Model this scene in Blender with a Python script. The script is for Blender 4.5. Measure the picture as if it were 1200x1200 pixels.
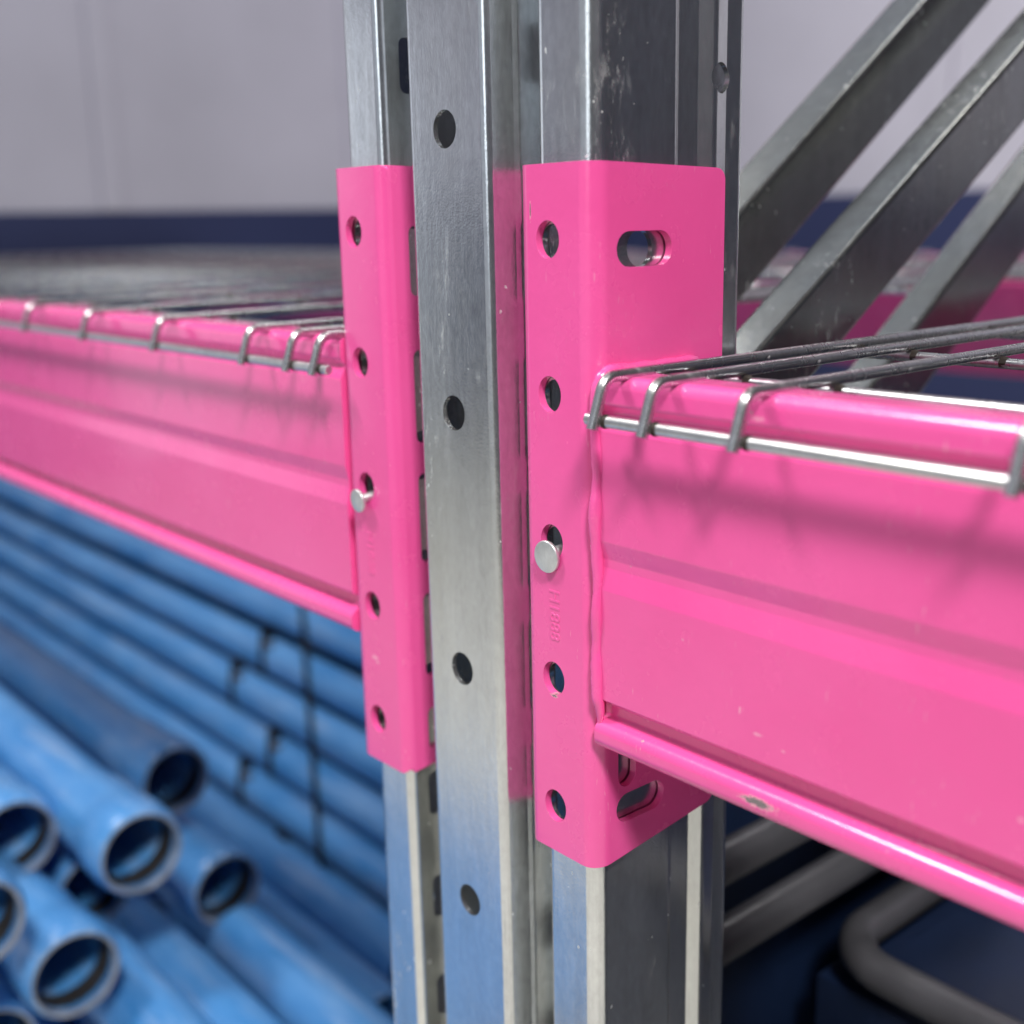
import bpy, bmesh, math, random
from mathutils import Vector, Matrix
random.seed(7)
S = bpy.context.scene
COL = S.collection
for o in list(bpy.data.objects): bpy.data.objects.remove(o)

# ------------------------------------------------------------------ camera
cd = bpy.data.cameras.new('camera'); cam = bpy.data.objects.new('camera', cd); COL.objects.link(cam)
RX = Vector((0.64870243, 0.76073239, -0.02171129)); DN = Vector((0.16358031, -0.16723854, -0.97225138)); FW = Vector((-0.74325409, 0.6271503, -0.23292888))
M = Matrix((RX, -DN, -FW)).transposed().to_4x4(); M.translation = Vector((0.2872, -0.2792, 0.0)); cam.matrix_world = M
cd.sensor_width = 36; cd.lens = 36 * 1410.22 / 1200; cd.clip_start = 0.01; cd.clip_end = 100
cd.dof.use_dof = True; cd.dof.focus_distance = 0.43; cd.dof.aperture_fstop = 5.6; cd.dof.aperture_blades = 9
S.camera = cam
S.view_settings.view_transform = 'Standard'; S.view_settings.look = 'None'; S.view_settings.exposure = 0; S.view_settings.gamma = 1

# ------------------------------------------------------------------ hall light (indoor: no sun, no sky)
W = bpy.data.worlds.new('World'); S.world = W; W.use_nodes = True
bg = W.node_tree.nodes['Background']; bg.inputs[0].default_value = (0.80, 0.86, 1.0, 1); bg.inputs[1].default_value = 0.42

def area(name, loc, target, power, sx, sy, col=(1, 0.97, 0.93)):
    l = bpy.data.lights.new(name, 'AREA'); l.shape = 'RECTANGLE'; l.size = sx; l.size_y = sy; l.energy = power; l.color = col
    o = bpy.data.objects.new(name, l); COL.objects.link(o); o.location = loc
    o.rotation_euler = (Vector(target) - Vector(loc)).to_track_quat('-Z', 'Y').to_euler(); return o
area('hall_lamp_right', (1.75, -0.98, 2.30), (0, 0, -0.1), 114, 0.46, 0.46)
area('hall_lamp_left', (-1.10, -1.1, 2.30), (0, 0, -0.1), 56, 0.46, 0.46)
area('wall_fill_lamp', (-0.8, 1.6, 3.4), (-1.6, 4.0, 0.6), 52, 1.6, 0.5)  # lamp added overhead so the rear walls come up bright

area('brace_gloss_lamp', (-2.5, 0.35, 2.35), (-0.05, 0.2, 0.0), 60, 0.9, 0.3)  # lamp added to put gloss on brace tops, pipes and wires
area('left_sheen_lamp', (-4.60, -1.9, 0.0), (-0.3, -0.1, -0.1), 11, 1.8, 1.9, (0.86, 0.93, 1.0))  # lamp added at front left for pale sheen on the left beam
area('fold_highlight_lamp', (2.0, -5.2, 1.1), (0, 0, -0.1), 26, 2.4, 1.8, (0.86, 0.93, 1.0))  # soft lamp added behind the camera for highlights along the steel folds

# ------------------------------------------------------------------ material helpers
def mat(name, base, rough=0.5, metal=0.0, spec=0.5):
    m = bpy.data.materials.new(name); m.use_nodes = True
    b = m.node_tree.nodes['Principled BSDF']
    b.inputs['Base Color'].default_value = (*base, 1); b.inputs['Roughness'].default_value = rough
    b.inputs['Metallic'].default_value = metal; b.inputs['Specular IOR Level'].default_value = spec
    return m, m.node_tree, b
def N(t, kind, **kw):
    n = t.nodes.new(kind)
    for k, v in kw.items():
        if k.startswith('i_'): n.inputs[k[2:].replace('_', ' ')].default_value = v
        else: setattr(n, k, v)
    return n
def coords(t, scale=(1, 1, 1), loc=(0, 0, 0)):
    c = N(t, 'ShaderNodeTexCoord'); mp = N(t, 'ShaderNodeMapping'); mp.inputs['Scale'].default_value = scale; mp.inputs['Location'].default_value = loc
    t.links.new(c.outputs['Object'], mp.inputs['Vector']); return mp.outputs[0]
def noise(t, vec, scale, detail=4, rough=0.6):
    n = N(t, 'ShaderNodeTexNoise'); n.inputs['Scale'].default_value = scale; n.inputs['Detail'].default_value = detail; n.inputs['Roughness'].default_value = rough
    t.links.new(vec, n.inputs['Vector']); return n.outputs['Fac']
def ramp(t, fac, stops, interp='LINEAR'):
    r = N(t, 'ShaderNodeValToRGB'); r.color_ramp.interpolation = interp
    while len(r.color_ramp.elements) < len(stops): r.color_ramp.elements.new(0.5)
    for e, (p, c) in zip(r.color_ramp.elements, stops):
        e.position = p; e.color = (c, c, c, 1) if isinstance(c, (int, float)) else (*c, 1)
    t.links.new(fac, r.inputs['Fac']); return r.outputs['Color']
def mixc(t, fac, a, b, mode='MIX'):
    n = N(t, 'ShaderNodeMix', data_type='RGBA', blend_type=mode)
    for sock, v in ((n.inputs[0], fac), (n.inputs[6], a), (n.inputs[7], b)):
        if hasattr(v, 'links') or hasattr(v, 'is_linked'): t.links.new(v, sock)
        elif isinstance(v, (int, float)): sock.default_value = v
        else: sock.default_value = (*v, 1)
    return n.outputs[2]
def math_(t, op, a, b=0.0, c=None):
    n = N(t, 'ShaderNodeMath', operation=op)
    for i, v in enumerate((a, b) if c is None else (a, b, c)):
        if hasattr(v, 'is_linked'): t.links.new(v, n.inputs[i])
        else: n.inputs[i].default_value = v
    return n.outputs[0]
def bump(t, b, h, strength, dist):
    n = N(t, 'ShaderNodeBump'); n.inputs['Strength'].default_value = strength; n.inputs['Distance'].default_value = dist
    t.links.new(h, n.inputs['Height']); t.links.new(n.outputs[0], b.inputs['Normal']); return n
def spot(t, centre, radii, noise_scale, amount):
    """ragged patch mask round a place on the object"""
    c = N(t, 'ShaderNodeTexCoord'); s = N(t, 'ShaderNodeVectorMath', operation='SUBTRACT'); t.links.new(c.outputs['Object'], s.inputs[0]); s.inputs[1].default_value = centre
    d = N(t, 'ShaderNodeVectorMath', operation='DIVIDE'); t.links.new(s.outputs[0], d.inputs[0]); d.inputs[1].default_value = radii
    l = N(t, 'ShaderNodeVectorMath', operation='LENGTH'); t.links.new(d.outputs[0], l.inputs[0])
    n = noise(t, coords(t), noise_scale, 3)
    v = math_(t, 'ADD', l.outputs['Value'], math_(t, 'MULTIPLY', math_(t, 'SUBTRACT', n, 0.5), amount))
    return v

PINK = (0.83, 0.094, 0.345)
def pink_paint(name, chips=(), pale=()):
    m, t, b = mat(name, PINK, 0.3, 0, 0.5)
    b.inputs['Coat Weight'].default_value = 0.55; b.inputs['Coat Roughness'].default_value = 0.10
    v = coords(t)
    tone = noise(t, v, 9, 3); col = mixc(t, ramp(t, tone, [(0.35, 0.0), (0.7, 1.0)]), (0.81, 0.084, 0.325), (0.85, 0.106, 0.365))
    # faint dusty rub marks, thin and broken
    sc = noise(t, coords(t, (1, 1, 0.16)), 900, 2); big = noise(t, v, 28, 2)
    rub = math_(t, 'MULTIPLY', ramp(t, sc, [(0.66, 0), (0.74, 1)]), ramp(t, big, [(0.50, 0), (0.64, 1)]))
    col = mixc(t, math_(t, 'MULTIPLY', rub, 0.5), col, (0.85, 0.42, 0.55))
    speck = noise(t, v, 420, 2); sm = ramp(t, speck, [(0.765, 0), (0.785, 1)])
    col = mixc(t, math_(t, 'MULTIPLY', sm, 0.4), col, (0.35, 0.12, 0.17))
    h = noise(t, v, 330, 3)
    hh = math_(t, 'ADD', math_(t, 'MULTIPLY', h, 0.6), math_(t, 'MULTIPLY', noise(t, v, 60, 2), 1.4))
    hb = bump(t, b, hh, 0.15, 0.0009)
    rgh = math_(t, 'ADD', 0.19, math_(t, 'MULTIPLY', noise(t, v, 45, 4), 0.14))
    for c, r in pale:
        d = spot(t, c, r, 900, 1.3)
        col = mixc(t, math_(t, 'MULTIPLY', ramp(t, d, [(0.45, 1), (0.8, 0)]), 0.6), col, (0.88, 0.40, 0.55))
    for c, r in chips:
        d = spot(t, c, r, 1500, 1.6)
        core = ramp(t, d, [(0.46, 1), (0.52, 0)]); rim = ramp(t, d, [(0.62, 1), (0.80, 0)])
        col = mixc(t, math_(t, 'MULTIPLY', rim, 0.6), col, (0.78, 0.50, 0.50))
        col = mixc(t, core, col, (0.17, 0.14, 0.145))
    t.links.new(col, b.inputs['Base Color']); t.links.new(rgh, b.inputs['Roughness'])
    return m

def zinc(name, base=(0.60, 0.62, 0.63), rough=0.3, metal=0.9, streak=True):
    m, t, b = mat(name, base, rough, metal)
    o = coords(t)
    a = noise(t, coords(t, (1, 1, 0.10)) if streak else o, 85, 6, 0.7)          # rolling streaks
    patch = noise(t, coords(t, (1, 1, 0.4)), 22, 6, 0.72)                        # cloudy zinc bloom
    fine = noise(t, o, 1100, 2, 0.5); grain = noise(t, coords(t, (1, 1, 0.5)), 420, 4, 0.7)
    vor = N(t, 'ShaderNodeTexVoronoi'); vor.inputs['Scale'].default_value = 150; t.links.new(coords(t, (1, 1, 0.6)), vor.inputs['Vector'])
    sep = N(t, 'ShaderNodeSeparateColor'); t.links.new(vor.outputs['Color'], sep.inputs[0]); spang = sep.outputs[0]
    lo = tuple(x * 0.74 for x in base); hi = tuple(min(1, x * 1.12) for x in base)
    f = math_(t, 'ADD', math_(t, 'MULTIPLY', a, 0.45), math_(t, 'ADD', math_(t, 'MULTIPLY', grain, 0.40), math_(t, 'ADD', math_(t, 'MULTIPLY', spang, 0.05), 0.035)))
    col = mixc(t, ramp(t, f, [(0.34, 0), (0.68, 1)]), lo, hi)
    warm = ramp(t, noise(t, coords(t, (1, 1, 0.3)), 13, 3), [(0.42, 0), (0.68, 1)])
    col = mixc(t, math_(t, 'MULTIPLY', warm, 0.35), col, (base[0] * 1.0, base[1] * 0.95, base[2] * 0.82))
    sp = noise(t, coords(t, (1, 1, 0.30)), 260, 5, 0.75)
    white = math_(t, 'MULTIPLY', ramp(t, sp, [(0.53, 0), (0.66, 1)]), ramp(t, patch, [(0.53, 0), (0.66, 1)]))
    dots = math_(t, 'MULTIPLY', ramp(t, noise(t, coords(t, (1, 1, 0.7)), 360, 1), [(0.745, 0), (0.775, 1)]), ramp(t, patch, [(0.48, 0), (0.58, 1)]))
    white = math_(t, 'MAXIMUM', math_(t, 'MULTIPLY', white, 0.34), math_(t, 'MULTIPLY', dots, 0.75))
    col = mixc(t, white, col, (0.80, 0.82, 0.83))
    # thin handling scratches running down
    sc = ramp(t, noise(t, coords(t, (1, 1, 0.035)), 620, 2, 0.5), [(0.69, 0), (0.73, 1)])
    sc = math_(t, 'MULTIPLY', sc, ramp(t, noise(t, o, 17, 2), [(0.5, 0), (0.62, 1)]))
    col = mixc(t, math_(t, 'MULTIPLY', sc, 0.45), col, tuple(x * 0.45 for x in base))
    t.links.new(col, b.inputs['Base Color'])
    t.links.new(math_(t, 'SUBTRACT', metal, math_(t, 'MULTIPLY', white, 0.75)), b.inputs['Metallic'])
    r = math_(t, 'ADD', rough - 0.12, math_(t, 'ADD', math_(t, 'MULTIPLY', patch, 0.13), math_(t, 'MULTIPLY', grain, 0.06)))
    r = math_(t, 'ADD', r, math_(t, 'MULTIPLY', white, 0.3)); t.links.new(r, b.inputs['Roughness'])
    hh = math_(t, 'ADD', math_(t, 'ADD', math_(t, 'MULTIPLY', fine, 0.45), math_(t, 'MULTIPLY', grain, 0.5)), math_(t, 'MULTIPLY', a, 1.2))
    bump(t, b, hh, 0.16, 0.0004)
    return m

def simple(name, base, rough, metal=0.0, var=0.25, scale=30, stretch=(1, 1, 1)):
    m, t, b = mat(name, base, rough, metal)
    n = noise(t, coords(t, stretch), scale, 5)
    col = mixc(t, ramp(t, n, [(0.3, 0), (0.7, 1)]), tuple(x * (1 - var) for x in base), tuple(min(1, x * (1 + var)) for x in base))
    t.links.new(col, b.inputs['Base Color'])
    t.links.new(math_(t, 'ADD', rough - 0.08, math_(t, 'MULTIPLY', n, 0.16)), b.inputs['Roughness'])
    bump(t, b, noise(t, coords(t, stretch), scale * 7, 3), 0.12, 0.001)
    return m

def pipe_material():
    m, t, b = mat('blue_pvc', (0.03, 0.17, 0.5), 0.4)
    n = noise(t, coords(t, (0.25, 1, 1)), 22, 5, 0.65)
    col = mixc(t, ramp(t, n, [(0.36, 0), (0.66, 1)]), (0.042, 0.20, 0.48), (0.105, 0.30, 0.61))
    dust = ramp(t, noise(t, coords(t, (0.12, 1, 1)), 60, 5, 0.7), [(0.5, 0), (0.75, 1)])
    col = mixc(t, math_(t, 'MULTIPLY', dust, 0.40), col, (0.42, 0.50, 0.62))
    t.links.new(col, b.inputs['Base Color'])
    t.links.new(math_(t, 'ADD', 0.20, math_(t, 'MULTIPLY', n, 0.20)), b.inputs['Roughness'])
    return m

M_PINK_R = pink_paint('pink_paint_chipped', chips=[((0.0728, -0.001, -0.1772), (0.0092, 0.006, 0.0024)), ((0.0225, -0.001, -0.1735), (0.0009, 0.004, 0.0006)), ((-0.0305, 0, 0.004), (0.0005, 0.003, 0.0045)), ((-0.0218, 0.0008, -0.1698), (0.0030, 0.003, 0.0010)), ((0.0157, 0, -0.1129), (0.0006, 0.003, 0.0005)), ((-0.0372, 0.001, 0.0185), (0.0016, 0.003, 0.0012)), ((0.0655, -0.001, -0.0555), (0.0010, 0.004, 0.0009)), ((-0.0225, 0.0008, -0.0012), (0.0025, 0.003, 0.0007))],
    pale=[((0.0642, 0, -0.1492), (0.0007, 0.004, 0.0019)), ((0.0714, 0, -0.1551), (0.0030, 0.004, 0.0008)), ((0.1556, 0, -0.1514), (0.0012, 0.004, 0.0012)), ((0.081, 0, -0.1575), (0.0012, 0.004, 0.0006)), ((0.068, -0.0005, -0.0570), (0.0042, 0.004, 0.0013)), ((0.0403, 0, -0.1322), (0.0008, 0.004, 0.0006))])
M_PINK_L = pink_paint('pink_paint_scuffed', chips=[((-0.1375, 0, -0.2205), (0.0018, 0.003, 0.0006))], pale=[((-0.1405, 0, -0.1866), (0.0036, 0.003, 0.0016)), ((-0.1385, 0, -0.1885), (0.0022, 0.003, 0.0010)), ((-0.152, 0, -0.1150), (0.0006, 0.003, 0.0006))])
M_PINK = pink_paint('pink_paint')
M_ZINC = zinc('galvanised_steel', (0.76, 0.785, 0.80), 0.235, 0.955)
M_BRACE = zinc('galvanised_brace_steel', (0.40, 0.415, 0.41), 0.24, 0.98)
M_WIRE = zinc('bright_zinc_wire', (0.54, 0.55, 0.57), 0.3, 0.95, False)
M_BAR = zinc('bright_zinc_bar', (0.68, 0.69, 0.70), 0.34, 0.95, False)
M_PIN = zinc('zinc_pin', (0.72, 0.74, 0.75), 0.42, 0.8, False)
M_SHADE_BURN = simple('weld_shade_and_burn', (0.03, 0.022, 0.017), 0.6, 0.3)  # mostly shadow beside the wire joints put into colour, plus weld burn
M_PIPE = pipe_material()
M_RIM = simple('pipe_end_rim', (0.24, 0.27, 0.33), 0.55, 0, 0.35, 60)
M_GASKET = simple('pipe_seal', (0.028, 0.027, 0.028), 0.55, 0, 0.4, 80)
M_STRAP = simple('black_strap', (0.004, 0.004, 0.005), 0.85)
M_KNOT = simple('strap_clip', (0.12, 0.10, 0.09), 0.5, 0.3)
M_TUBE = simple('grey_tube', (0.085, 0.085, 0.095), 0.34, 0.3, 0.2, 25)
M_NAVY = simple('navy_board', (0.004, 0.012, 0.040), 0.45, 0, 0.3, 12)
M_WALL = simple('wall_paint', (0.55, 0.535, 0.615), 0.8, 0, 0.12, 0.55)
M_BAND = simple('navy_wall_paint', (0.023, 0.033, 0.105), 0.6, 0, 0.08, 0.9)
M_DARK = simple('dark_reflection_paint', (0.018, 0.022, 0.040), 0.6, 0, 0.1, 0.9)
M_CHIP = simple('grey_panel', (0.30, 0.31, 0.34), 0.75, 0, 0.3, 90)
M_FLOOR = simple('concrete_floor', (0.54, 0.53, 0.48), 0.7, 0, 0.2, 3)

# ------------------------------------------------------------------ mesh helpers
def link_mesh(name, bm_or_me, m, parent=None, angle=32, flat=False):
    if isinstance(bm_or_me, bmesh.types.BMesh):
        me = bpy.data.meshes.new(name); bmesh.ops.recalc_face_normals(bm_or_me, faces=bm_or_me.faces); bm_or_me.to_mesh(me); bm_or_me.free()
    else: me = bm_or_me
    if not me.materials: me.materials.append(m)
    for p in me.polygons: p.use_smooth = True
    me.set_sharp_from_angle(angle=math.radians(angle))
    o = bpy.data.objects.new(name, me); COL.objects.link(o)
    if parent is not None: o.parent = parent
    if flat: wn = o.modifiers.new('normals', 'WEIGHTED_NORMAL'); wn.keep_sharp = True; wn.weight = 90
    return o
def thing(name, label, cat, loc=(0, 0, 0), group=None):
    o = bpy.data.objects.new(name, None); COL.objects.link(o); o.location = loc; o.empty_display_size = 0.05
    o['label'] = label; o['category'] = cat
    if group: o['group'] = group
    return o
def tag(o, label, cat, group=None):
    o['label'] = label; o['category'] = cat
    if group: o['group'] = group
    return o
def struct(o): o['kind'] = 'structure'; return o

def fillet(pts, radii, n=6, closed=False):
    out = []; L = len(pts)
    for i, p in enumerate(pts):
        r = radii[i] if isinstance(radii, (list, tuple)) else radii
        if (not closed and i in (0, L - 1)) or r <= 0: out.append(Vector(p)); continue
        p = Vector(p); a = Vector(pts[i - 1]) - p; b = Vector(pts[(i + 1) % L]) - p
        la, lb = a.length, b.length; a.normalize(); b.normalize()
        ang = math.acos(max(-1, min(1, a.dot(b))))
        d = min(r / math.tan(ang / 2), la * 0.49, lb * 0.49); rr = d * math.tan(ang / 2)
        c = p + (a + b).normalized() * (rr / math.sin(ang / 2))
        s = p + a * d - c; e = p + b * d - c
        t = math.acos(max(-1, min(1, s.dot(e) / (s.length * e.length))))
        for k in range(n + 1):
            f = k / n
            out.append(c + (s * math.sin((1 - f) * t) + e * math.sin(f * t)) / math.sin(t) if t > 1e-5 else c + s)
    return out
def thicken(path, t):
    """closed outline of a sheet of thickness t along a 2D centre line"""
    nr = []
    for i in range(len(path)):
        a = path[max(i - 1, 0)]; b = path[min(i + 1, len(path) - 1)]
        d0 = (path[i] - a); d1 = (b - path[i])
        d0 = d0.normalized() if d0.length > 1e-9 else d1.normalized(); d1 = d1.normalized() if d1.length > 1e-9 else d0
        n = Vector((-(d0 + d1).y, (d0 + d1).x)).normalized()
        nr.append(n / max(0.5, n.dot(Vector((-d0.y, d0.x)))))
    return [p + n * t / 2 for p, n in zip(path, nr)] + [p - n * t / 2 for p, n in reversed(list(zip(path, nr)))]
def prism(bm, outline, axis, lo, hi):
    """extrude a closed 2D outline along an axis: z takes (x,y), x takes (y,z), y takes (x,z)"""
    def P(p, h): return {'z': (p[0], p[1], h), 'x': (h, p[0], p[1]), 'y': (p[0], h, p[1])}[axis]
    lo_v = [bm.verts.new(P(p, lo)) for p in outline]; hi_v = [bm.verts.new(P(p, hi)) for p in outline]
    n = len(outline)
    for i in range(n): bm.faces.new((lo_v[i], lo_v[(i + 1) % n], hi_v[(i + 1) % n], hi_v[i]))
    bm.faces.new(lo_v[::-1]); bm.faces.new(hi_v)
def box(bm, a, b):
    prism(bm, [(a[0], a[1]), (b[0], a[1]), (b[0], b[1]), (a[0], b[1])], 'z', a[2], b[2])
def circle(cx, cy, rx, ry=None, n=28):
    ry = ry or rx
    return [(cx + rx * math.cos(2 * math.pi * k / n), cy + ry * math.sin(2 * math.pi * k / n)) for k in range(n)]
def obround(cx, cy, half_l, half_w, horiz=True, n=10):
    pts = []; s = half_l - half_w
    for k in range(n + 1): a = -math.pi / 2 + math.pi * k / n; pts.append((s + half_w * math.cos(a), half_w * math.sin(a)))
    for k in range(n + 1): a = math.pi / 2 + math.pi * k / n; pts.append((-s + half_w * math.cos(a), half_w * math.sin(a)))
    return [(cx + x, cy + y) if horiz else (cx - y, cy + x) for x, y in pts]
def tube(bm, pts, r, n=12, cap=True, closed=False):
    pts = [Vector(p) for p in pts]; L = len(pts); rings = []; ref = None
    for i, p in enumerate(pts):
        d = (pts[(i + 1) % L] - pts[i - 1]) if closed or 0 < i < L - 1 else (pts[1] - pts[0] if i == 0 else pts[-1] - pts[-2])
        d.normalize()
        if ref is None: ref = d.orthogonal().normalized()
        ref = (ref - d * ref.dot(d)).normalized(); q = d.cross(ref)
        rr = r[i] if isinstance(r, (list, tuple)) else r
        rings.append([bm.verts.new(p + (ref * math.cos(2 * math.pi * k / n) + q * math.sin(2 * math.pi * k / n)) * rr) for k in range(n)])
    for i in range(L if closed else L - 1):
        A, B = rings[i], rings[(i + 1) % L]
        for k in range(n): bm.faces.new((A[k], A[(k + 1) % n], B[(k + 1) % n], B[k]))
    if cap and not closed: bm.faces.new(rings[0][::-1]); bm.faces.new(rings[-1])
def lathe_x(bm, prof, n=40):
    """closed profile of (x, r) turned about the x axis"""
    R = [[bm.verts.new((x, r * math.cos(2 * math.pi * k / n), r * math.sin(2 * math.pi * k / n))) for k in range(n)] for x, r in prof]
    for i in range(len(R)):
        A, B = R[i], R[(i + 1) % len(R)]
        for k in range(n): bm.faces.new((A[k], A[(k + 1) % n], B[(k + 1) % n], B[k]))
def mesh_from(bm, name='m'):
    bmesh.ops.recalc_face_normals(bm, faces=bm.faces)
    me = bpy.data.meshes.new(name); bm.to_mesh(me); bm.free(); return me
def cut(body_bm, cutter_bm, name):
    a = bpy.data.objects.new('tmp_a', mesh_from(body_bm)); b = bpy.data.objects.new('tmp_b', mesh_from(cutter_bm))
    COL.objects.link(a); COL.objects.link(b)
    md = a.modifiers.new('b', 'BOOLEAN'); md.operation = 'DIFFERENCE'; md.solver = 'EXACT'; md.object = b
    dg = bpy.context.evaluated_depsgraph_get(); me = bpy.data.meshes.new_from_object(a.evaluated_get(dg)); me.name = name
    bpy.data.objects.remove(a); bpy.data.objects.remove(b); return me
def soften(o, w, seg=2, angle=40):
    md = o.modifiers.new('edge_round', 'BEVEL'); md.width = w; md.segments = seg; md.limit_method = 'ANGLE'; md.angle_limit = math.radians(angle); md.use_clamp_overlap = True
    wn = o.modifiers.new('normals', 'WEIGHTED_NORMAL'); wn.keep_sharp = False; wn.weight = 80

# ------------------------------------------------------------------ setting: hall
FZ = -1.0
bm = bmesh.new(); box(bm, (-6, -6, FZ - 0.1), (7, 5, FZ)); floor = struct(link_mesh('floor', bm, M_FLOOR))
bm = bmesh.new(); box(bm, (-4.9, 4.0, FZ + 0.002), (7, 4.2, 3.2)); bw = struct(link_mesh('back_wall', bm, M_WALL))
bm = bmesh.new(); box(bm, (-4.9, -6, FZ + 0.002), (-4.7, 3.998, 3.2)); lw = struct(link_mesh('left_wall', bm, M_WALL))
bm = bmesh.new(); box(bm, (-4.69, 3.985, FZ + 0.004), (7, 3.998, 0.085)); o = link_mesh('painted_band', bm, M_BAND, bw)
bm = bmesh.new(); box(bm, (-4.698, -6, FZ + 0.004), (-4.685, 3.98, 0.085)); o = link_mesh('painted_band', bm, M_BAND, lw)
for y in (-0.6, 0.55, 1.75, 2.95):
    bm = bmesh.new(); box(bm, (-4.697, y, 0.087), (-4.675, y + 0.09, 3.19)); link_mesh('cover_strip', bm, M_WALL, lw)
for x in (-3.5, -2.3, -1.1, 0.1, 1.3, 2.5):
    bm = bmesh.new(); box(bm, (x, 3.975, 0.087), (x + 0.09, 3.997, 3.19)); link_mesh('cover_strip', bm, M_WALL, bw)

bm = bmesh.new(); box(bm, (2.6, -6, FZ + 0.002), (2.8, 3.97, 3.2)); rw = struct(link_mesh('right_wall', bm, M_DARK))  # wall made dark so right-facing steel reflects darkness
# ------------------------------------------------------------------ upright frame
XC = -0.0765
frame = thing('upright_frame', 'galvanised steel rack upright with round holes standing between the two pink brackets', 'rack upright', (XC, 0, FZ))
half = [(0, 1), (22.2, 1), (24.9, 11), (25.7, 13), (25.7, 31), (46.4, 31), (46.4, 4.4), (72.0, 4.4), (72.0, 43), (70.4, 45.5), (70.4, 56), (73.6, 62), (71.9, 69.5), (73.6, 77.5), (30, 77.5)]
rad = [0, 3.0, 1.5, 1.5, 3.0, 3.5, 3.0, 5.2, 2, 2, 2.5, 3, 3, 2.2, 0]
pr = fillet([(x / 1000, y / 1000) for x, y in half], [r / 1000 for r in rad], 5)
line = [Vector((-p.x, p.y)) for p in reversed(pr[1:])] + [Vector((p.x, p.y)) for p in pr[1:]]
post_outline = thicken(line, 0.002)
body = bmesh.new(); prism(body, post_outline, 'z', FZ, 1.4)
cut_bm = bmesh.new()
z = 0.034 - 0.1042 * 9
while z < 1.3:
    prism(cut_bm, circle(-0.0005, z, 0.0068), 'y', -0.006, 0.012); z += 0.1042
z = 0.0615 - 0.0521 * 19
while z < 1.3:
    for s in (-1, 1):
        prism(cut_bm, [(y, zz) for y, zz in fillet([(0.013, z - 0.0105), (0.027, z - 0.0105), (0.027, z + 0.0105), (0.013, z + 0.0105)], 0.003, 4, True)], 'x', min(s * 0.043, s * 0.0495), max(s * 0.043, s * 0.0495))
    z += 0.0521
for hx, hz in ((0.0533, (-0.0065, -0.0595, -0.1125, -0.1645, -0.2155)), (-0.0635, (-0.0029, -0.0565, -0.110, -0.1635, -0.217))):
    for q in hz: prism(cut_bm, circle(hx, q, 0.0052, 0.0062), 'y', 0.0, 0.009)
z = 0.048 - 0.0521 * 20
while z < 1.3:
    for s in (-1, 1):
        if int(round((z - 0.048) / 0.0521)) % 4 == 0:
            prism(cut_bm, circle(0.0655, z, 0.0052), 'x', min(s * 0.066, s * 0.079), max(s * 0.066, s * 0.079))
        elif int(round((z - 0.048) / 0.0521)) % 6 == 5:
            prism(cut_bm, circle(0.0255, z - 0.005, 0.0062), 'x', min(s * 0.066, s * 0.079), max(s * 0.066, s * 0.079))
    z += 0.0521
post_me = cut(body, cut_bm, 'post')
post = link_mesh('post', post_me, M_ZINC, frame); post.location = (0, 0, -FZ)
soften(post, 0.00035)
rear = bpy.data.objects.new('post', post_me); COL.objects.link(rear); rear.parent = frame; rear.location = (0, 1.062, -FZ); rear.rotation_euler = (0, 0, math.pi)
for yy in (0.04, 1.022):
    bm = bmesh.new(); box(bm, (-0.085, yy - 0.06, 0.0), (0.085, yy + 0.06, 0.006)); link_mesh('foot_plate', bm, M_ZINC, frame)
def brace(x_near, w, h, y0, z0, slope, ya, yb):
    """rectangular bar in the frame plane; (y0, z0) lies on its upper right edge"""
    d = Vector((0, 1, slope)).normalized(); n = Vector((0, -d.z, d.y))
    b = bmesh.new()
    o2 = fillet([(0, 0), (0, -h), (-w, -h), (-w, 0)], 0.0022, 4, True)
    A = [Vector((x_near + p.x, y0, z0)) + n * p.y + d * ((ya - y0) / d.y) for p in o2]
    B = [Vector((x_near + p.x, y0, z0)) + n * p.y + d * ((yb - y0) / d.y) for p in o2]
    va = [b.verts.new(p) for p in A]; vb = [b.verts.new(p) for p in B]; k = len(va)
    for i in range(k): b.faces.new((va[i], va[(i + 1) % k], vb[(i + 1) % k], vb[i]))
    b.faces.new(va[::-1]); b.faces.new(vb)
    o = link_mesh('brace', b, M_BRACE, frame, 40, True); o.location = (-XC, 0, -FZ); return o
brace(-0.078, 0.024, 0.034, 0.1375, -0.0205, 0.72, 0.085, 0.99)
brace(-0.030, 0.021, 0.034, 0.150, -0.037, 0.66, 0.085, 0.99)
brace(-0.050, 0.020, 0.034, 0.262, -0.066, 0.70, 0.085, 0.99)

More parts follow.
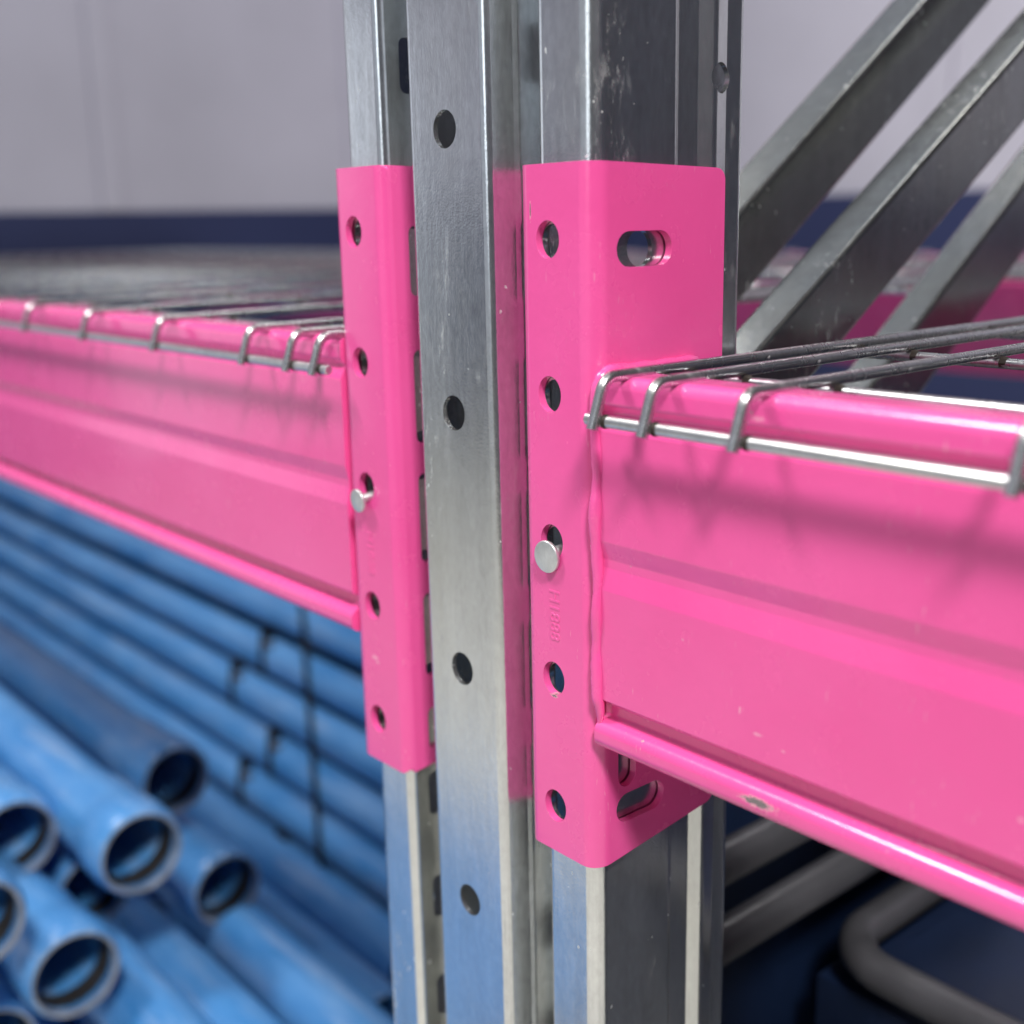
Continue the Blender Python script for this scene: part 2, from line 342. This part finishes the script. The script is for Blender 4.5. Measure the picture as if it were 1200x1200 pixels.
# ------------------------------------------------------------------ beam connector brackets
def bracket(parent, m, left):
    """folded plate: inner return in the post's groove, front plate, outer side plate"""
    zt, zb = (0.0236, -0.2365) if left else (0.0193, -0.2330)
    cl = fillet([(-0.0360, 0.0205), (-0.0360, 0.0015), (-0.0015, 0.0015), (-0.0015, 0.0655)], [0, 0.0040, 0.0058, 0], 7)
    out = thicken(cl, 0.003)
    b = bmesh.new(); prism(b, out, 'z', zb, zt)
    for v in b.verts:
        k = max(0, v.co.y)
        if v.co.z > 0: v.co.z -= 0.028 * k
        else: v.co.z += 0.12 * k
    c = bmesh.new()
    hx = (-0.0160 if left else -0.0220)
    hz = ([-0.0019 - 0.0535 * i for i in range(5)] if left else [-0.0055, -0.0580, -0.1110, -0.1630, -0.2142])
    for q in hz: prism(c, circle(hx, q, 0.0058, 0.0064), 'y', -0.01, 0.0032)
    for q0, q1 in ((0.0, -0.028), (-0.050, -0.089), (-0.102, -0.141), (-0.155, -0.193), (-0.208, -0.228)):
        prism(c, fillet([(0.0122, q1), (0.026, q1), (0.026, q0), (0.0122, q0)], [0.003, 0, 0, 0.003], 4, True), 'x', -0.044, -0.031)
    prism(c, obround(0.0244, -0.0091, 0.0135, 0.0059), 'x', -0.004, 0.003)
    prism(c, obround(0.0232, -0.2120, 0.0128, 0.0057), 'x', -0.004, 0.003)
    prism(c, obround(0.0160, -0.1910, 0.0125, 0.0046, False), 'x', -0.004, 0.003)
    def corner(cy, cz, sy, sz, r):    # rounds the free corners of the side plate
        pts = [(cy + sy * 0.004, cz + sz * 0.004), (cy + sy * 0.004, cz - sz * r)] + [(cy - sy * r + sy * r * math.cos(a), cz - sz * r + sz * r * math.sin(a)) for a in [k * math.pi / 16 for k in range(9)]] + [(cy - sy * r, cz + sz * 0.004)]
        prism(c, pts, 'x', -0.006, 0.006)
    corner(0.0655, zt - 0.0018, 1, 1, 0.0042); corner(0.0655, zb + 0.00714, 1, -1, 0.006)
    pts = [(-0.044, zb - 0.004), (-0.044, zb + 0.0022), (-0.0370, zb + 0.0022), (-0.0337, zb - 0.0003), (-0.0337, zb - 0.004)]
    prism(c, pts, 'y', -0.02, 0.004)
    pts = [(-0.044, zt + 0.004), (-0.044, zt - 0.0016), (-0.0370, zt - 0.0016), (-0.0350, zt + 0.0003), (-0.0350, zt + 0.004)]
    prism(c, pts, 'y', -0.02, 0.004)
    me = cut(b, c, 'bracket')
    if left:
        for v in me.vertices: v.co.x = -0.1565 - v.co.x
        me.flip_normals()
    o = link_mesh('bracket', me, m, parent); soften(o, 0.00055, 3)
    return o
def pin(parent, x, z, tilt=0.0):
    b = bmesh.new()
    prof = fillet([(0.0, 0.0), (0.0056, 0.0), (0.0056, -0.0016), (0.0, -0.0016)], [0, 0.0005, 0.0005, 0], 3)
    n = 28; rings = []
    for p in prof: rings.append([b.verts.new((max(p.x, 1e-5) * math.cos(2 * math.pi * k / n), p.y, 1.08 * max(p.x, 1e-5) * math.sin(2 * math.pi * k / n))) for k in range(n)])
    for A, B in zip(rings, rings[1:]):
        for k in range(n): b.faces.new((A[k], A[(k + 1) % n], B[(k + 1) % n], B[k]))
    tube(b, [(0.0, 0.0005, 0.0005), (0.0018, 0.006, 0.0012), (0.002, 0.012, 0.0012)], 0.0022, 12)
    o = link_mesh('locking_pin', b, M_PIN, parent); o.location = (x, -0.0012, z); o.rotation_euler = (tilt, 0, 0.12); return o
def stamp(parent, body, x, z, m):
    cu = bpy.data.curves.new('stamp', 'FONT'); cu.body = body; cu.size = 0.0072; cu.extrude = 0.00012; cu.bevel_depth = 0.00012; cu.bevel_resolution = 1; cu.align_x = 'CENTER'; cu.align_y = 'CENTER'
    t = bpy.data.objects.new('tmp', cu); COL.objects.link(t)
    me = bpy.data.meshes.new_from_object(t.evaluated_get(bpy.context.evaluated_depsgraph_get())); bpy.data.objects.remove(t)
    me.materials.clear()
    me.transform(Matrix.Translation((x, 0.00005, z)) @ Matrix.Rotation(math.pi / 2, 4, 'X') @ Matrix.Rotation(-math.pi / 2, 4, 'Z'))
    return link_mesh('stamped_code', me, m, parent)

# ------------------------------------------------------------------ beams
beam_pts = [(48, -80), (18.5, -80), (18.5, -49.5), (0.6, -49.5), (0.6, -59), (3.4, -62), (0.2, -67.5), (0.2, -106.0), (1.6, -112.5), (1.6, -115.5), (0.2, -123.5), (0.2, -164.2), (5.0, -166.4), (5.0, -171.8), (-1.0, -173.6), (-1.0, -183.0), (48, -183.0)]
beam_rad = [2, 2, 2.5, 5.0, 2.5, 2.0, 4, 4, 3, 3, 4, 1.0, 2, 2, 4.2, 4.2, 3]
def beam_outline(dz=0.0, flip=None):
    o = fillet([(y / 1000, z / 1000 + dz) for y, z in beam_pts], [r / 1000 for r in beam_rad], 6, True)
    return [(p.x if flip is None else flip - p.x, p.y) for p in o]
def beam_body(parent, m, x0, x1, dz=0.0, flip=None):
    b = bmesh.new(); prism(b, beam_outline(dz, flip), 'x', x0, x1); return link_mesh('box_section', b, m, parent, 35, True)
def weld(parent, m, x, sgn, dz=0.0):
    b = bmesh.new(); rnd = random.Random(3)
    path = [(50, -48.6), (18, -49)] + [(y, -48.8) for y in (15, 12, 9, 6)] + [(2.2, -50.5), (0.4, -54)] + [(0.6, -60)] + [(0.2, -64 - 3.2 * k) for k in range(32)] + [(1.0, -167), (1.2, -171), (0.6, -175.5)]
    fine = []
    for p, q in zip(path, path[1:]):
        n = max(1, int(math.dist(p, q) / 1.1))
        for k in range(n): fine.append((p[0] + (q[0] - p[0]) * k / n, p[1] + (q[1] - p[1]) * k / n))
    ph = 0; pts = []; rr = []
    for i, (y, z) in enumerate(fine):
        ph += 0.55 + rnd.uniform(-0.15, 0.15)
        e = min(1.0, (len(fine) - i) / 9.0, i / 6.0 + 0.2)
        pts.append((x + sgn * (0.0008 + 0.0004 * math.sin(i * 0.23) + rnd.uniform(-0.00012, 0.00012)), y / 1000 + 0.0004 * math.sin(i * 0.31 + 1), z / 1000 + dz))
        rr.append((0.0021 + 0.00017 * math.sin(ph) + 0.00022 * math.sin(i * 0.17 + 2) + rnd.uniform(-0.00005, 0.00005)) * (0.35 + 0.65 * e))
    tube(b, pts, rr, 12); return link_mesh('weld_bead', b, m, parent, 60)

rb = thing('shelf_beam', 'glossy pink box beam on the right, nearest, with a grey chip in its lower lip', 'rack beam', (0, 0, 0), 'pink rack beams')
beam_body(rb, M_PINK_R, 0.0002, 2.30)
br = bracket(rb, M_PINK_R, False); weld(rb, M_PINK, 0.0, 1)
pin(br, -0.0226, -0.1162, 0.05); stamp(br, 'H1888', -0.0212, -0.1385, M_PINK)
DZL = 0.0039
lb = thing('shelf_beam', 'pink box beam running away to the left above the blue pipes', 'rack beam', (-0.153, 0, 0), 'pink rack beams')
def shift(o): o.location = (0.153, 0, 0)
for o in (beam_body(lb, M_PINK_L, -2.60, -0.1567, DZL), bracket(lb, M_PINK_L, True)): shift(o)
bl = [c for c in lb.children if c.name.startswith('bracket')][0]
pin(bl, -0.1418, -0.1145, 0.0).location.y = -0.0030; lpin = [c for c in bl.children if c.name.startswith('locking_pin')][0]; lpin.rotation_euler = (0.08, 0, 0.0); lpin.scale = (0.9, 1.0, 0.85); stamp(bl, 'H1888', -0.1402, -0.1385, M_PINK)
rb2 = thing('shelf_beam', 'pink rear beam behind the diagonal braces, carrying the back edge of the right deck', 'rack beam', (0, 1.0, 0), 'pink rack beams')
o = beam_body(rb2, M_PINK, 0.0, 2.30, 0, 1.062); o.location = (0, -1.0, 0)
lb2 = thing('shelf_beam', 'pink rear beam far behind the left deck, mostly hidden by its wires', 'rack beam', (-0.153, 1.0, 0), 'pink rack beams')
o = beam_body(lb2, M_PINK, -2.60, -0.1532, DZL, 1.062); o.location = (0.153, -1.0, 0)

# ------------------------------------------------------------------ wire decks
R_W = 0.0020
def deck(name_label, xs, x_end, x_far, dz, sgn):
    t = thing('wire_deck', name_label, 'wire deck', (x_end, 0, 0), 'wire mesh decks')
    b = bmesh.new()
    path = fillet([(-0.0125, -0.0650), (-0.0068, -0.0487), (1.068, -0.0487), (1.0745, -0.065)], [0, 0.0060, 0.0060, 0], 8)
    tube(b, [(0, p.x, p.y + dz) for p in path], R_W, 14); wire_me = None
    for x in xs:
        if wire_me is None: o = link_mesh('deck_wire', b, M_WIRE, t); wire_me = o.data
        else: o = bpy.data.objects.new('deck_wire', wire_me); COL.objects.link(o); o.parent = t
        o.location = (x - x_end, 0, 0)
    a, c = (x_end, x_far) if x_end < x_far else (x_far, x_end)
    def bar(nm, y, z, r, mm):
        q = bmesh.new(); tube(q, [(a, y, z + dz), (a + 0.0006, y, z + dz)] + [(a + (c - a) * k / 8, y, z + dz) for k in range(1, 8)] + [(c - 0.0006, y, z + dz), (c, y, z + dz)], [r * 0.8] + [r] * 9 + [r * 0.8], 14)
        o = link_mesh(nm, q, mm, t); o.location = (-x_end, 0, 0)
    bar('front_bar', -0.0089, -0.0625, 0.0021, M_BAR); bar('rear_bar', 1.0708, -0.0625, 0.0021, M_WIRE)
    for y in [0.0215, 0.0355] + [0.135 + 0.1 * k for k in range(9)] + [1.028]: bar('cross_wire', y, -0.0526, R_W, M_WIRE)
    q = bmesh.new()
    for x in xs:
        for s in (1,):
            tube(q, [(x + 0.0021, -0.0089, -0.0625 + dz), (x + 0.0039, -0.0089, -0.0625 + dz)], [0.0024, 0.00225], 12)
        for y in (0.0215, 0.0355, 0.135, 0.235):
            tube(q, [(x + 0.0016, y, -0.0522 + dz), (x + 0.0040, y, -0.0524 + dz)], [0.0024, 0.0021], 8)
    o = link_mesh('weld_shade_marks', q, M_SHADE_BURN, t); o['kind'] = 'stuff'; o.location = (-x_end, 0, 0)  # dark collars: painted shadow at the joints together with weld burn
    return t
deck('bare wire mesh deck hooked over the right pink beam', [0.0120, 0.0338, 0.0694] + [0.1528 + 0.0905 * k for k in range(14)], 0.0058, 1.40, 0.0, 1)
deck('bare wire mesh deck hooked over the left pink beam', [-0.1594, -0.1815, -0.2220] + [-0.3190 - 0.0975 * k for k in range(23)], -0.1512, -2.52, DZL, -1)

# ------------------------------------------------------------------ blue pipes
def pipe(x_end, y, z, label, socket=True, x_far=-3.4, rot=0.0, rs=1.0):
    t = thing('blue_pipe', label, 'pipe', (x_end, y, z), 'blue pipes stacked under the left beam')
    b = bmesh.new(); L = x_far - x_end
    if socket:
        prof = [(L, 0.0315), (-0.135, 0.0315), (-0.118, 0.0325), (-0.100, 0.0352), (-0.062, 0.0354), (-0.048, 0.0362), (-0.038, 0.0388), (-0.016, 0.0390), (-0.006, 0.0378), (-0.0015, 0.0355), (0.0, 0.0338), (-0.0005, 0.0326), (-0.004, 0.0318), (-0.012, 0.0318), (-0.016, 0.0345), (-0.034, 0.0345), (-0.038, 0.0318), (-0.10, 0.0316), (-0.115, 0.0280), (L, 0.0280)]
    else:
        prof = [(L, 0.0315), (-0.012, 0.0315), (-0.001, 0.0300), (0, 0.0295), (0, 0.0285), (-0.002, 0.028), (L, 0.028)]
    lathe_x(b, [(x, r * rs) for x, r in prof], 36); o = link_mesh('barrel', b, M_PIPE, t, 50)
    if socket:
        g = bmesh.new(); lathe_x(g, [(-0.0145, 0.0344), (-0.0335, 0.0344), (-0.0335, 0.0324), (-0.026, 0.0318), (-0.0145, 0.0322)], 36); link_mesh('seal_ring', g, M_GASKET, t)
        g = bmesh.new(); lathe_x(g, [(0.0004, 0.0344), (-0.0004, 0.0344), (-0.0044, 0.0316), (-0.0044, 0.0314), (0.0004, 0.0322)], 36); link_mesh('end_rim', g, M_RIM, t)
    t.rotation_euler = (rot, 0, 0); return t
for a in [(-0.600, 0.063, -0.497, 'blue pipe with open socket, topmost in front, lying nearest the middle of the pile'),
          (-0.693, 0.179, -0.618, 'blue pipe whose socket mouth is farthest right of the open ends'),
          (-0.778, 0.174, -0.533, 'blue pipe with dark open socket just behind the topmost front pipe'),
          (-0.570, -0.010, -0.561, 'blue pipe with the largest open mouth, low at the front left'),
          (-0.698, -0.006, -0.499, 'blue pipe at the left edge whose open socket lies level with the topmost front pipe'),
          (-0.721, 0.063, -0.585, 'blue pipe with shadowed mouth tucked under the topmost front pipe'),
          (-0.545, -0.083, -0.476, 'blue pipe cut off by the left edge, above the largest open mouth'),
          (-0.609, -0.068, -0.622, 'blue pipe in the bottom left corner below the largest open mouth'),
          (-0.779, 0.119, -0.677, 'blue pipe with mouth deep in the dark gap between the open sockets')]:
    pipe(*a, rot=random.uniform(-3, 3))
ORD = ['topmost', 'second', 'third', 'fourth', 'fifth', 'sixth', 'seventh', 'eighth']
LONG = [(0.600, -0.501), (0.556, -0.552), (0.515, -0.600), (0.478, -0.645), (0.452, -0.696), (0.430, -0.748), (0.408, -0.803), (0.388, -0.857)]
for i, (y, z) in enumerate(LONG):
    lab = 'long blue pipe directly under the left pink beam, topmost of the rear stack' if i == 0 else f'long blue pipe, {ORD[i]} from the top of the rear stack'
    pipe(-0.45, y, z, lab, False, -3.6, random.uniform(-3, 3), 0.82)
bs = thing('dark_backing_sheet', 'dark navy sheet added behind the long blue pipes to darken their gaps', 'sheet', (-2.2, 0.70, FZ))  # added sheet, stands in for the darkness between the pipes
b = bmesh.new(); box(b, (-1.7, -0.004, 0.0), (1.75, 0.004, 0.60)); link_mesh('sheet', b, M_NAVY, bs)
b = bmesh.new(); box(b, (-1.7, -0.010, 0.601), (1.75, 0.010, 0.62)); link_mesh('top_rail', b, M_NAVY, bs)
def low_pipe(x0, y, z, label): return pipe(-0.30, y, z, label, False, x0, random.uniform(-3, 3))
low_pipe(-0.690, 0.185, -0.669, 'blue pipe low right, its near end tucked beneath the farthest right socket')
low_pipe(-0.775, 0.108, -0.664, 'second blue pipe from the right among those running out at the bottom edge')
low_pipe(-0.712, 0.048, -0.635, 'blue pipe cut by the bottom edge beside the largest open mouth')
for k in range(6): pipe(-0.55 - random.uniform(0, 0.1), 0.005 + 0.066 * k, -0.742, 'blue pipe buried in the dark lower layer under the open sockets', False, -3.4, random.uniform(-3, 3))  # filler pipes added to darken the gaps under the open sockets
for k in range(6): pipe(-0.55 - random.uniform(0, 0.1), -0.028 + 0.066 * k, -0.803, 'blue pipe buried in the dark lower layer under the open sockets', False, -3.4, random.uniform(-3, 3))
for k in range(9):  # unseen floor pipes added so the post mirrors blue
    pipe(-0.62 - random.uniform(0, 0.08), -0.30 - 0.0655 * k, FZ + 0.0322, 'unseen blue pipe on the floor in front of the rack, added for its reflection', False, -3.2, random.uniform(-3, 3))
# black straps
def strip(parent, name, path, w, m, ring=True):
    """flat strap of width w (along x) following 3D points, 2 mm thick"""
    q = bmesh.new(); rows = []
    for k, p in enumerate(path):
        d = (path[min(k + 1, len(path) - 1)] - path[max(k - 1, 0)]).normalized(); n = Vector((0, p.y, p.z)).normalized() if ring else Vector((0, -0.75, 0.66))
        rows.append([q.verts.new(p + Vector((sx * w / 2, 0, 0)) + n * h) for sx, h in ((-1, 0), (1, 0), (1, 0.002), (-1, 0.002))])
    for A, B in zip(rows, rows[1:]):
        for k in range(4): q.faces.new((A[k], A[(k + 1) % 4], B[(k + 1) % 4], B[k]))
    q.faces.new(rows[0][::-1]); q.faces.new(rows[-1])
    return link_mesh(name, q, m, parent, 50)
RL = 0.0315 * 0.82
def band(i, x, label):
    y, z = LONG[i]; t = thing('pipe_strap', label, 'strap', (x, y, z), 'black straps round the long pipes')
    path = []
    for a in range(30, 236, 12):
        an = math.radians(a); yy = (RL + 0.0008) * math.cos(an); path.append(Vector((-1.5 * (yy + 0.02), yy, (RL + 0.0008) * math.sin(an))))
    strip(t, 'loop', path, 0.013, M_STRAP)
    b = bmesh.new(); box(b, (-0.006, -0.007, -0.005), (0.007, 0.007, 0.005)); c = link_mesh('buckle', b, M_STRAP, t); c.rotation_euler = (-0.5, 0, 0); c.location = (-0.012, -0.006, RL + 0.005)
    b = bmesh.new(); box(b, (-0.005, -0.004, -0.004), (0.006, 0.004, 0.004)); c = link_mesh('clip', b, M_KNOT, t); c.rotation_euler = (-0.7, 0, 0); c.location = (0.012, -0.016, RL - 0.001)
for i, x, l in [(2, -1.19, 'short black strap on the third long pipe, the uppermost of the short straps'), (3, -1.217, 'short black strap on the fourth long pipe from the top'), (4, -1.07, 'short black strap on the fifth long pipe from the top'), (5, -1.117, 'short black strap on the sixth long pipe from the top'), (6, -0.99, 'short black strap on the seventh long pipe, lowest of the short straps')]: band(i, x, l)
path = []
for y, z in LONG[:7]:
    for a in (95, 120, 150, 180, 205):
        an = math.radians(a); path.append(Vector((0, y + (RL + 0.003) * math.cos(an), z + (RL + 0.003) * math.sin(an))))
for p in path: p.x = -1.166 - 1.78 * (p.y - 0.55)
tag(strip(None, 'lashing_strap', path, 0.013, M_STRAP, False), 'long black strap hanging down the front of the whole rear pipe stack', 'strap')

# ------------------------------------------------------------------ tube frames below the right deck, then boxes and panels added for darkness
def loose_tube(x, z, y0, y1, r, label):
    b = bmesh.new(); tube(b, [(0, 0, 0), (0, 0.002, 0), (0, (y1 - y0) / 2, 0), (0, y1 - y0 - 0.002, 0), (0, y1 - y0, 0)], [r * 0.9, r, r, r, r * 0.9], 24)
    o = link_mesh('steel_tube', b, M_TUBE); o.location = (x, y0, z); tag(o, label, 'steel tube', 'grey tubes below the right deck')
loose_tube(-0.0485, -0.300, 0.085, 0.95, 0.0100, 'upper grey steel tube lying in depth beside the upright under the right beam')
loose_tube(-0.0560, -0.350, 0.085, 0.95, 0.0104, 'lower grey steel tube lying in depth, between the upper tube and the cornered frame')
fr = thing('tube_frame', 'grey tubular frame with rounded corner around a dark navy board, low at the right', 'tubular frame', (-0.051, 0.230, -0.392))
b = bmesh.new(); p = fillet([(0, 0, 0), (0.52, 0, 0), (0.52, 0.72, 0), (0, 0.72, 0)], 0.034, 8, True); tube(b, p, 0.0104, 20, closed=True); link_mesh('frame_tube', b, M_TUBE, fr, 60)
b = bmesh.new(); box(b, (0.014, 0.014, -0.010), (0.506, 0.706, -0.004)); link_mesh('board', b, M_NAVY, fr)
cr = thing('dark_box', 'dark navy box added under the grey tubular frame for blackness below it', 'crate', (0.23, 0.60, FZ))  # added box that makes the space below the frame black
b = bmesh.new(); box(b, (-0.28, -0.36, 0.0), (0.24, 0.38, 0.55)); link_mesh('shell', b, M_NAVY, cr)
b = bmesh.new(); box(b, (-0.29, -0.37, 0.551), (0.25, 0.39, 0.588)); link_mesh('lid', b, M_NAVY, cr)
sp = thing('dark_backing_panel', 'dark navy panel added behind the grey tubes to darken the space between the bays', 'panel', (-0.088, 0.55, FZ))  # added panel, hides bright floor and darkens behind the tubes
b = bmesh.new(); box(b, (-0.010, -0.44, 0.0), (0.0, 0.42, 0.735)); link_mesh('sheet', b, M_NAVY, sp)
b = bmesh.new(); box(b, (-0.014, -0.44, 0.736), (0.004, 0.42, 0.752)); link_mesh('top_rail', b, M_NAVY, sp)
dc = thing('dark_box', 'unseen navy box added on the right wire deck to give dark reflections', 'crate', (0.80, 0.50, -0.0465))  # unseen box added so steel side faces reflect dark
b = bmesh.new(); box(b, (-0.35, -0.42, 0.0), (0.35, 0.42, 0.50)); link_mesh('shell', b, M_NAVY, dc)
b = bmesh.new(); box(b, (-0.36, -0.43, 0.501), (0.36, 0.43, 0.53)); link_mesh('lid', b, M_NAVY, dc)
tc = thing('dark_box', 'unseen tall navy box added under the right deck to give dark reflections', 'crate', (0.92, 0.54, FZ))  # unseen box, made tall to darken reflections in post and braces
b = bmesh.new(); box(b, (-0.40, -0.42, 0.0), (0.40, 0.42, 0.84)); link_mesh('shell', b, M_NAVY, tc)
b = bmesh.new(); box(b, (-0.41, -0.43, 0.841), (0.41, 0.43, 0.87)); link_mesh('lid', b, M_NAVY, tc)
us = thing('upper_shelf', 'unseen upper rack level of grey panels on pink beams, shading the decks', 'shelf', (0, 0, 0.75))  # out-of-view level that shades the rear beam and decks
for k in (0, 1, 2, 5, 6, 7, 8, 9):  # gap left between panels so the brace tops reflect brightness
    b = bmesh.new(); x0 = -2.55 + 0.485 * k; box(b, (x0, 0.02, 0.0), (x0 + 0.48, 1.05, 0.018)); link_mesh('panel', b, M_CHIP, us)
b = bmesh.new(); box(b, (-1.25, 0.05, 0.0181), (0.05, 0.30, 0.036)); link_mesh('panel', b, M_CHIP, us)  # plank added across the gap to keep lamp light off the rear beam
for x0, x1 in ((-2.6, -0.157), (0.0003, 2.3)):   # both bays, so the level is one frame of beams
    for fl in (None, 1.062):
        o = beam_body(us, M_PINK, x0, x1, 0.049, fl)
